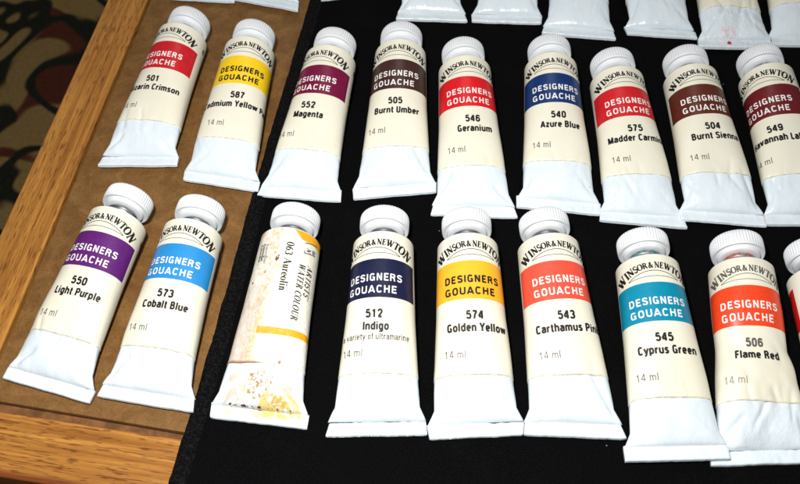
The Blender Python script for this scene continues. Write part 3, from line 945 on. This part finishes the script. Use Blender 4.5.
def gouache_ink(number, name, sub=None, dark=False, faded=0):
    ink = Ink()
    arched_maker(ink, 0 if not faded else 3)
    m = 1 if not dark else 0
    ink.sans('DESIGNERS', -9.25, 43.25, 2.3, 1, m, .25 if dark else .195, width=18.5, gap=.06)
    ink.sans('GOUACHE', -9.25, 39.45, 2.3, 1, m, .25 if dark else .195, width=16.75, gap=.06)
    if number:
        ink.sans(number, .35, 31.9, 2.5, 1.22, 3 if faded else 0, .26, align='c', gap=.06)
    if name:
        ink.sans(name, 1.0, 28.2, 2.45, 1.14, 0, .25, align='c', gap=.06)
    if sub:
        ink.sans(sub, .8, 25.35, 1.9, 1.02, 0, .135, align='c', gap=.05)
    ink.sans('14 ml', -9.9, 20.6, 2.2, 1.16, 3 if not faded else 4, .125, gap=.06)
    if number:
        ink.sans('e', 16.6, 53.0, 3.2, 1.2, 0, .17)
    return ink

INKS = [INK_K, INK_W, INK_G, INK_G, INK_F]

def artist_ink():
    ink = Ink()
    # lettering runs down the tube: glyph x -> towards the crimp, glyph y -> to the right
    def place(u0, v0):
        return lambda x, y: (u0 + y, v0 - x)
    cap = 2.5
    w = roman_width('063 Aureolin', cap, 1.0, .03)
    k = 16.5 / w
    ink.roman('063 Aureolin', 0, lambda x, y: (1.0 + y, 54.6 - x * k), cap, 1.0, 0, .03, 1.4)
    cap = 2.25
    w = roman_width('WATER COLOUR', cap, .95, .06); k = 18.9 / w
    ink.roman('WATER COLOUR', 0, lambda x, y: (6.3 + y, 48.6 - x * k), cap, .95, .22, .06, 1.45)
    w = roman_width("ARTISTS'", cap, .95, .06); k = 11.4 / w
    ink.roman("ARTISTS'", 0, lambda x, y: (9.3 + y, 48.9 - x * k), cap, .95, .22, .06, 1.45)
    # small emblem: W over N inside two slanted brackets
    for ch, u0, v0 in (('W', 10.1, 55.2), ('N', 7.9, 54.6)):
        for pl in G[ch][1]:
            vs, fs = strip([(a, b, c * 1.25) for a, b, c in pl], lambda x, y: (u0 + y * 1.7, v0 - (x + .2 * y) * 1.6))
            ink.add(vs, fs, 0)
    ink.line([(7.2, 55.4), (7.2, 55.9), (12.0, 57.0), (12.0, 56.6)], .26, 0)
    ink.line([(7.2, 55.9), (8.4, 56.1)], .26, 0)
    ink.line([(7.2, 52.3), (12.0, 53.4)], .26, 0)
    ink.line([(7.2, 53.2), (7.2, 52.3)], .26, 0)
    # three short lines of small print on the left, partly worn
    for u0, txt, vv in ((-6.3, 'Aureoline', 54.2), (-7.7, 'Aureolina', 54.6), (-9.0, 'Aureolin', 54.6)):
        x = 0.0
        for c in txt:
            for pl in (G[c][1] if c in G else []):
                vs, fs = strip([(a, b, c * 1.5) for a, b, c in pl], lambda gx, gy: (u0 + gy * 1.25, vv - (x + gx * 1.35)))
                ink.add(vs, fs, 0 if u0 < -7 else 4)
            x += (G[c][0] if c in G else .5) * 1.35
    return ink

GROUP = 'paint tubes laid out in rows'
def paint_tube(x, y, ang, yaw, L, W, roll, seed, label, band=None, ink=None, paper=None, enamel=None, tint=None, dent=1.0, waist=0.0, lift=0.0, wear=0.0, flap=False, cut=0.0):
    root = bpy.data.objects.new('paint_tube', None)
    COL.objects.link(root)
    sc = L / 65.2
    root.location = (x * K, y * K, 0)
    root.rotation_euler = (0, 0, -ang)
    tag(root, label, 'paint tube', GROUP)
    sh = TubeShape(seed, yaw, W, dent, waist, lift)
    if abs(sc - 1) > 1e-4:
        for arr in (sh.P,):
            arr[:, :, 1] *= sc
    en = enamel or M_ENAMEL
    build_body(sh, en, root)
    build_crimp(sh, yaw, W, en, root, seed)
    pm = paper or mat_paper('cream label', band, wear=wear, seed=seed * 1.7)
    lab = build_label(sh, pm, root, roll, flap, cut)
    if ink:
        build_ink(sh, ink, INKS, lab, roll)
    cap_parts(L, root, seed, tint)
    return root

B = {  # printed band colours
 'crimson': lin(206, 30, 40), 'yellow': lin(240, 198, 24), 'magenta': lin(122, 14, 62), 'umber': lin(70, 40, 34), 'geranium': lin(228, 24, 34),
 'azure': lin(14, 52, 112), 'madder': lin(216, 32, 40), 'sienna': lin(98, 40, 26), 'lake': lin(112, 26, 32), 'purple': lin(98, 32, 116),
 'cobalt': lin(44, 146, 214), 'indigo': lin(26, 30, 64), 'golden': lin(246, 176, 40), 'carthamus': lin(250, 88, 66), 'cyprus': lin(0, 144, 176), 'flame': lin(250, 74, 32), 'red': lin(214, 28, 26)}

for _k in B:
    if _k not in ('yellow', 'golden'):
        B[_k] = tuple(q * .82 for q in B[_k][:3]) + (1,)
# upper row
paint_tube(-95.06, 40.31, .225, -.154, 64.2, 29.2, -2.5, 1, 'white tube with crimson band numbered 501, upper left on the bare brown board', B['crimson'], gouache_ink('501', 'Alizarin Crimson'), dent=1.5)
paint_tube(-63.82, 28.71, .155, .112, 65.1, 29.2, 1.5, 2, 'white tube with bright lemon yellow band numbered 587, on the board beside the cloth edge', B['yellow'], gouache_ink('587', 'Cadmium Yellow Pale', dark=True), dent=.7)
paint_tube(-35.02, 20.62, .203, -.036, 66.3, 30.2, -2.9, 3, 'white tube with magenta band numbered 552, first on the cloth in the upper row', B['magenta'], gouache_ink('552', 'Magenta'), dent=1.2)
paint_tube(-1.22, 19.47, .09, -.127, 67.6, 30.2, -1.0, 4, 'white tube with blackish brown band numbered 505, beside the magenta tube', B['umber'], gouache_ink('505', 'Burnt Umber'), dent=.9)
paint_tube(26.2, 8.36, .033, .078, 67.6, 30.0, .9, 5, 'white tube with bright red band numbered 546, left of the royal blue tube', B['geranium'], gouache_ink('546', 'Geranium'))
paint_tube(55.8, 8.57, .084, .109, 66.4, 29.4, .3, 6, 'white tube with royal blue band numbered 540, upper row on the black cloth', B['azure'], gouache_ink('540', 'Azure Blue'), dent=.8)
paint_tube(83.5, .77, .012, .166, 64.7, 29.0, .8, 7, 'white tube with red band numbered 575, between the royal blue and red brown tubes', B['madder'], gouache_ink('575', 'Madder Carmine'), dent=1.3)
paint_tube(110.3, -1.41, .021, .154, 66.1, 28.7, .5, 8, 'white tube with red brown band numbered 504, second from right in upper row', B['sienna'], gouache_ink('504', 'Burnt Sienna'), dent=1.3, lift=1.2)
paint_tube(138.6, -3.4, .012, .06, 66.2, 28.6, -6.2, 9, 'white tube with dark maroon band numbered 549, at the right end of the upper row', B['lake'], gouache_ink('549', 'Havannah Lake'))
# lower row
paint_tube(-112.02, -48.9, .291, .05, 65.0, 31.0, -.3, 10, 'white tube with violet band numbered 550, lower left corner of the brown board', B['purple'], gouache_ink('550', 'Light Purple'), dent=1.4)
paint_tube(-80.46, -55.45, .202, .032, 63.4, 31.0, -.7, 11, 'white tube with sky blue band numbered 573, lower row on the brown board', B['cobalt'], gouache_ink('573', 'Cobalt Blue'), dent=1.3)
ochre_s = ((((-6, 13), (0), (0)),))
M_STAIN = mat_enamel([((-13, 13, 1.0, 13), (0.60, 0.55, 0.42, 1), .22, .42, .60, 6.0), ((-1, 14, 1.8, 8.5), (0.66, 0.55, 0.20, 1), .30, .36, .50, 3.0), ((1, 11, 4.0, 8.5), (0.58, 0.36, 0.07, 1), .75, .46, .54, 8.0),
                      ((-6, 4, 5.5, 15), (0.40, 0.24, 0.06, 1), .8, .53, .57, 2.2), ((-6, 6, 7.5, 14), (0.40, 0.27, 0.10, 1), 1.1, .55, .59, 7.2),
                      ((-12, 12, 3.5, 4.7), (0.10, 0.025, 0.015, 1), .55, .40, .44, 5.5)], 'paint smeared enamel')
paint_tube(-45.82, -63.58, .164, .022, 65.5, 30.8, 0, 12, 'stained old tube with sideways lettering, ochre ring and paint smears on its folded end', None, artist_ink(), paper=mat_paper_ochre(), enamel=M_STAIN, dent=1.2, flap=True)
paint_tube(-10.23, -69.76, .077, -.037, 67.6, 30.0, -2.0, 13, 'white tube with blackish navy band numbered 512, lower row beside the stained old tube', B['indigo'], gouache_ink('512', 'Indigo', 'a variety of ultramarine'), dent=1.1)
paint_tube(19.04, -71.93, .047, -.036, 67.0, 29.2, .5, 14, 'white tube with golden yellow band numbered 574 and black lettering on black cloth', B['golden'], gouache_ink('574', 'Golden Yellow', dark=True), dent=1.1)
paint_tube(47.85, -73.68, .001, .103, 66.8, 29.6, .9, 15, 'white tube with coral pink band numbered 543, lower row beside the golden yellow tube', B['carthamus'], gouache_ink('543', 'Carthamus Pink'), dent=.9)
paint_tube(75.32, -83.18, .045, -.01, 66.1, 30.1, -.8, 16, 'white tube with teal band numbered 545, its folded end resting over a neighbour', B['cyprus'], gouache_ink('545', 'Cyprus Green'), dent=.7, lift=2.0, tint=(.02, .16, .17, 1))
paint_tube(99.8, -85.0, .123, -.10, 65.2, 29.6, -1.3, 17, 'squeezed wrinkled tube with orange red band numbered 506, near the lower right corner', B['flame'], gouache_ink('506', 'Flame Red', faded=1), dent=2.3, waist=.6, wear=.15, tint=(.45, .05, .02, 1), enamel=mat_enamel((), 'crumpled enamel', 0.32))
paint_tube(129.0, -90.0, .03, 0, 66.0, 29.0, -28.2, 18, 'tube with red band cut off by the right edge of the photo, lower row', B['red'], gouache_ink(None, None), paper=mat_paper('cream label', B['red'], 42.0, 55.5, seed=18))
# far row: only the folded ends show
far = gouache_ink(None, None)
FAR = [(-79.5, 131.8, .20, -.03, -.5, 'pale folded tube end on the brown board, leftmost at the top edge', 1.0),
       (-51.6, 126.4, .19, .16, .5, 'folded tube end with layers showing at its corner, top edge by the cloth', 1.4),
       (-13.8, 128.6, .065, -.15, .5, 'tube whose folded end just peeks in above the magenta and brown banded tubes', 1.0),
       (18.4, 110.5, .06, .075, 0, 'tube with glinting wrinkled fold, above the blackish brown banded tube', 1.6),
       (49.1, 106.6, .145, -.02, 0, 'tube with a smooth wide fold, above the bright red banded tube', 1.0),
       (77.2, 95.7, .14, .065, 0, 'tube with a flat plain end, directly above the royal blue banded tube', .6),
       (110.2, 93.2, .035, .15, 0, 'tube with a sharply bent fold, just left of the red smeared tube end', 1.3),
       (137.6, 82.8, .045, .06, 0, 'tube with red paint smeared on its wrinkled folded end, top right', 1.9),
       (165.5, 83.0, .095, -.02, 0, 'tube with cream label just visible at the top right corner', .8)]
M_RED = mat_enamel([((-8, 3, 3.0, 8.5), (0.80, 0.42, 0.44, 1), .6, .44, .70, 2.0), ((-3.4, -1.6, 1.2, 3.2), (0.55, 0.02, 0.03, 1), .5, .25, .33, 4.0),
                    ((-1.2, 6.5, 1.6, 2.9), (0.42, 0.38, 0.40, 1), 1.4, .44, .54, 1.0)], 'enamel with red paint smear', 0.75)
for i, (x, y, a, yw, roll, lab, dn) in enumerate(FAR):
    paint_tube(x, y, a, yw, 66.0, 29.6 if i != 6 else 28.2, roll, 40 + i, lab, (.30, .10, .08, 1), far, dent=dn, enamel=M_RED if i == 7 else None, lift=1.0 if i == 7 else 0)
